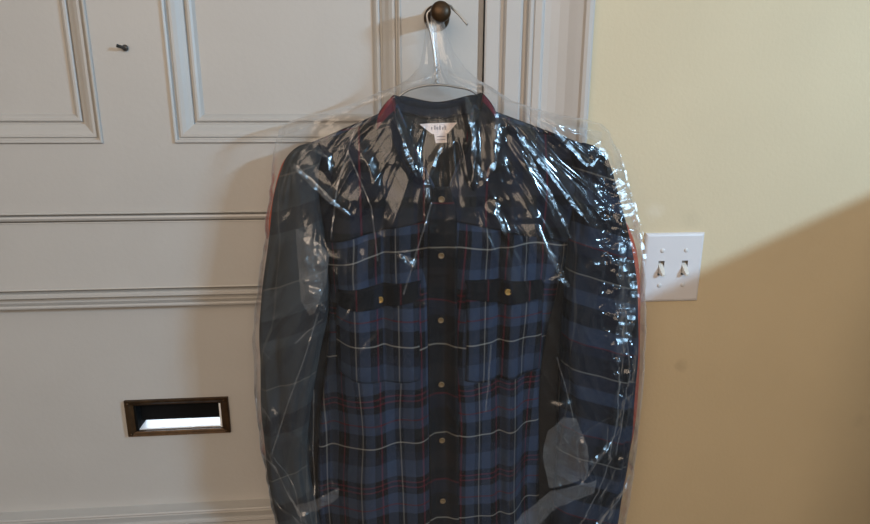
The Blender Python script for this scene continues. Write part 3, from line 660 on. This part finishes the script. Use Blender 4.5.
sg = np.sin(np.linspace(-1, 1, C) * math.pi / 2 * .96) / math.sin(math.pi / 2 * .96)
sg = (.55 * sg + .45 * np.linspace(-1, 1, C)); s = sg[None, :].repeat(R, 0)
L, Rr = bl(py), br(py)
edge = .0 + 1.6 * (vn(py / 9, 0 * py, 3) - .5) + 2.0 * (vn(py / 24, 0 * py + 5, 4) - .5)
L = L + edge * sstep(100, 140, py); Rr = Rr - 1.4 * edge * sstep(100, 140, py)
px = L + (Rr - L) * (s + 1) / 2
pf = np.clip(1 - np.abs(s) ** 4.2, 0, 1) ** .46
fy0, by0 = bf(py), bk(py)
ymid = by0 + (fy0 - by0) * .35
Wp = P(px, py, np.full(px.shape, YM))
y = ymid + (fy0 - ymid) * pf
ed = np.clip(pf * 1.6, 0, 1)
neck = sstep(20, 90, py) * .65 + .35
y = np.minimum(y, np.where(ed > .3, dmap(Wp[..., 0], Wp[..., 2]) - .004, 0))
fct = facet_field(px, py)
y = y - (fct + (crease_field(px, py) + wrinkle(px, py)) * (1 - .6 * sstep(0, .002, fct))) * ed * neck
FR = Wp.copy(); FR[..., 1] = y
# side edges keep the outline of the photo at their own depth
BKy = ymid + (by0 - ymid) * pf + .0008 * (vn(px / 15, py / 30, 1) - .5) * ed
BK = Wp.copy(); BK[..., 1] = BKy
ring = np.concatenate([FR, BK[:, -2:0:-1][:, ::4]], 1)
b = MB(); b.grid(ring, True, True)
bag = b.build('garment_bag', M_FILM, origin=P(440, 600, -.07))
bag.data.materials.append(film('gathered_film', 0.10, 0.05))
nrow = int((py[:, 0] < 84).sum()); ncol = ring.shape[1]; mi = np.zeros(len(bag.data.polygons), np.int32); mi[:nrow * ncol] = 1
bag.data.polygons.foreach_set('material_index', mi)
# film gathered around the hook, film folded double, and hazy strips painted in for crease glints
ROWY = py[:, 0]
def on_bag(qx, qy):
    r = np.clip(np.searchsorted(ROWY, qy), 0, R - 1); out = np.zeros(qx.shape)
    for idx in np.ndindex(qx.shape): out[idx] = np.interp(qx[idx], px[r[idx]], y[r[idx]])
    return out
def film_fold_glint(lft, rgt):
    n, k = 50, 30
    def al(pl):
        pl = np.array(pl, float); d = np.concatenate([[0], np.cumsum(np.hypot(*np.diff(pl, axis=0).T))]); t = np.linspace(0, d[-1], n)
        return np.stack([np.interp(t, d, pl[:, 0]), np.interp(t, d, pl[:, 1])], 1)
    a_, b_ = al(lft), al(rgt); u = np.linspace(0, 1, k)[None, :, None]; q = a_[:, None] * (1 - u) + b_[:, None] * u
    yy = on_bag(q[..., 0], q[..., 1]) - .0020 - .0055 * vn((q[..., 0] + q[..., 1]) / 16, (q[..., 1] - .4 * q[..., 0]) / 7, 4)
    W_ = P(q[..., 0], q[..., 1], np.full(q.shape[:2], YM)); W_[..., 1] = yy
    mb = MB(); mb.grid(W_); bag['_base'] = tuple(bag.location); mb.build('film_fold_glint', M_HAZY, bag)
film_fold_glint([(300, 222), (302, 250), (306, 290), (314, 303)], [(312, 226), (333, 243), (330, 272), (319, 300)])
film_fold_glint([(550, 394), (536, 408), (532, 432), (538, 463)], [(562, 396), (574, 424), (574, 444), (570, 458)])
film_fold_glint([(584, 459), (540, 465), (512, 486), (472, 528)], [(582, 471), (548, 482), (520, 506), (496, 532)])
film_fold_glint([(342, 462), (320, 473), (298, 485)], [(341, 472), (320, 488), (302, 494)])
film_fold_glint([(298, 160), (318, 176), (350, 206)], [(297, 165), (316, 183), (350, 209)])
for a_, b_ in (([(438, 66), (456, 76), (478, 87)], [(437, 69), (455, 79), (477, 89.5)]), ([(404, 84.5), (420, 80), (436, 72)], [(404, 87), (421, 82.5), (437, 75)]), ([(446, 76), (462, 86), (486, 93)], [(445, 77.5), (461, 88), (485, 95)]),
               ([(398, 88), (374, 98), (350, 108)], [(399, 91), (375, 101), (350, 110.5)]), ([(350, 109), (320, 119), (290, 130)], [(350, 112), (321, 122.5), (291, 134)]), ([(516, 110), (548, 122), (596, 132)], [(516, 113), (547, 127), (592, 142)]), ([(285, 128), (280, 138), (277, 152)], [(288, 131), (284, 140), (280, 152)])):
    film_fold_glint(a_, b_)
for pl, wd in (([(322, 300), (310, 340), (292, 390), (276, 440)], 1.3), ([(262, 335), (284, 352), (316, 366)], 1.2), ([(300, 330), (312, 318), (326, 306)], 1.2), ([(270, 432), (288, 468), (322, 514)], 1.5), ([(264, 470), (296, 500), (330, 512)], 1.2), ([(278, 440), (300, 470), (312, 526)], 1.2),
               ([(318, 372), (317, 430), (320, 500)], 1.3), ([(606, 352), (604, 400), (598, 440)], 1.6), ([(618, 470), (590, 500), (572, 530)], 1.3), ([(600, 440), (586, 470), (560, 516)], 1.3), ([(545, 340), (556, 380), (560, 400)], 1.2), ([(484, 330), (481, 372), (479, 392)], 1.6),
               ([(350, 150), (372, 200), (378, 250)], 1.5), ([(428, 196), (416, 236), (402, 282)], 1.6), ([(356, 128), (340, 180), (334, 230)], 1.3), ([(296, 150), (350, 146), (392, 150)], 1.0), ([(614, 300), (616, 360), (606, 440)], 1.4), ([(636, 250), (636, 320), (632, 400)], 2.0)):
    film_fold_glint([(a - wd / 2, b_) for a, b_ in pl], [(a + wd / 2, b_ + wd / 3) for a, b_ in pl])  # hairline strips: crease glints put into the film's haze
# added strips tilted to throw the window lamp at the camera as highlights
CAMP = np.array([0, -CAM_D, CAM_H])
def film_glint(pl, wd, mott, seed, lift=.0028, period=20.0):
    pl = np.array(pl, float); d = np.concatenate([[0], np.cumsum(np.hypot(*np.diff(pl, axis=0).T))]); n = max(24, int(d[-1] / 1.2)); k = 9
    t = np.linspace(0, d[-1], n); kk = np.arange(len(pl)); tk = np.interp(t, d, kk)
    cx_ = smooth_interp(np.stack([kk, pl[:, 0]], 1))(tk); cy_ = smooth_interp(np.stack([kk, pl[:, 1]], 1))(tk)
    tx_, ty_ = np.gradient(cx_), np.gradient(cy_); ln = np.hypot(tx_, ty_); nx_, ny_ = ty_ / ln, -tx_ / ln
    sgn = np.where(nx_ < 0, -1, 1); nx_, ny_ = nx_ * sgn, ny_ * sgn
    tap = np.sqrt(np.clip(np.minimum(t, d[-1] - t) / (.25 * d[-1] + 1e-6), .04, 1)); wv = wd * tap * (.55 + .9 * vn(t / 7 + seed * 3, 0 * t + seed, 1))
    cx_ = cx_ + 2.0 * (vn(t / 11, 0 * t + 7 * seed, 3) - .5)
    u = np.linspace(-.5, .5, k)[None, :]; qx = cx_[:, None] + u * (wv * nx_)[:, None]; qy = cy_[:, None] + u * (wv * ny_)[:, None]
    base = on_bag(np.repeat(cx_[:, None], 2, 1), np.repeat(cy_[:, None], 2, 1))[:, :1]
    ker = np.ones(9) / 9; base = np.convolve(np.pad(base[:, 0], 4, mode='edge'), ker, 'valid')[:, None]
    C3 = P(cx_, cy_, np.full(n, YM)); C3[:, 1] = base[:, 0]
    a_ = CAMP - C3; a_ /= np.linalg.norm(a_, axis=1)[:, None]; b_ = np.array(KEY) - C3; b_ /= np.linalg.norm(b_, axis=1)[:, None]; H_ = a_ + b_
    gx, gz = H_[:, 0] / -H_[:, 1], H_[:, 2] / -H_[:, 1]
    W_ = P(qx, qy, np.full(qx.shape, YM)); dx = W_[..., 0] - C3[:, None, 0]; dz = W_[..., 2] - C3[:, None, 2]
    jit = 1 + mott * 1.6 * (vn(qx / 3.4 + seed, qy / 3.0, 5) - .5)
    W_[..., 1] = base - lift - .4 * np.abs(gx[:, None]) * (wv * .00145)[:, None] + (gx[:, None] * dx + gz[:, None] * dz) * jit
    run = .00145; need = gx * np.gradient(C3[:, 0]) + gz * np.gradient(C3[:, 2]); step = need - np.gradient(base[:, 0])
    acc = np.cumsum(step); per = np.floor(t / period + 1.6 * vn(t / 13, 0 * t + 1.7 * seed, 2)); saw = np.zeros(n)
    for q_ in np.unique(per):
        w_ = per == q_; saw[w_] = (acc[w_] - acc[w_].max()) * (.45 + .5 * _G[3][seed % 64, int(q_) % 64])
    W_[..., 1] += saw[:, None]
    mb = MB(); mb.grid(W_); mb.build('film_glint', M_GLINT, bag)
for k_, (pl, wd, mo) in enumerate((
    ([(297, 162), (318, 180), (352, 208)], 4, .3), ([(318, 148), (330, 155), (334, 170)], 3, .4), ([(394, 116), (405, 148), (415, 172)], 4, .3), ([(438, 145), (432, 158), (426, 172)], 4, .3), ([(424, 172), (425, 196)], 5, .7),
    ([(461, 93), (466, 120), (469, 160)], 5, .4), ([(489, 104), (490, 130), (487, 156)], 6, .7), ([(469, 160), (476, 172), (488, 158)], 5, .6), ([(497, 114), (535, 165), (575, 216)], 3.5, .4), ([(508, 132), (535, 182), (560, 230)], 3, .7),
    ([(533, 118), (558, 142), (576, 162), (588, 156)], 3, .3), ([(595, 150), (607, 184), (622, 232)], 12, .5), ([(586, 148), (600, 150)], 6, .6), ([(606, 226), (609, 280), (604, 350)], 11, 1.1), ([(616, 230), (620, 280), (617, 330)], 8, 1.2),
    ([(629, 228), (633, 262)], 3, .3), ([(403, 246), (413, 256)], 5, .5), ([(543, 264), (557, 274)], 5, .6), ([(488, 196), (497, 226)], 4, .6), ([(310, 236), (321, 268), (327, 300)], 9, 1.5), ([(566, 520), (596, 488), (620, 460)], 3, .5), ([(526, 216), (540, 246), (552, 270)], 5, 1.2), ([(575, 440), (588, 432), (600, 424)], 4, .8), ([(612, 148), (622, 190), (634, 238)], 2.0, .4))):
    film_glint(pl, wd, mo, k_ + 1, .006 if pl[0][0] > 590 else .0028, 8.0 if mo > 1 else 24.0)
g_ = [(433.5, 16), (433, 22), (434, 34), (435, 48), (437, 62), (438, 74), (440, 84)]
A = []
for k_, (gx, gy) in enumerate(g_):
    rr = (.0035, .0036, .0034, .0034, .0042, .0065, .011)[k_]
    A.append([P(gx, gy, HY) + np.array([rr * math.cos(t_) * (1 + .25 * math.sin(5 * t_)), rr * .8 * math.sin(t_) * (1 + .25 * math.sin(5 * t_)), 0]) for t_ in np.linspace(0, 2 * math.pi, 40, endpoint=False)])
MB().grid(np.array(A), True, True).build('gathered_neck', M_HAZY, bag)
tag(bag, 'clear crinkled plastic dry-cleaning bag covering the hanging plaid shirt', 'garment bag')

# ------------------------------------------------------------------ clean helper properties
for o in list(bpy.data.objects):
    if '_base' in o: del o['_base']
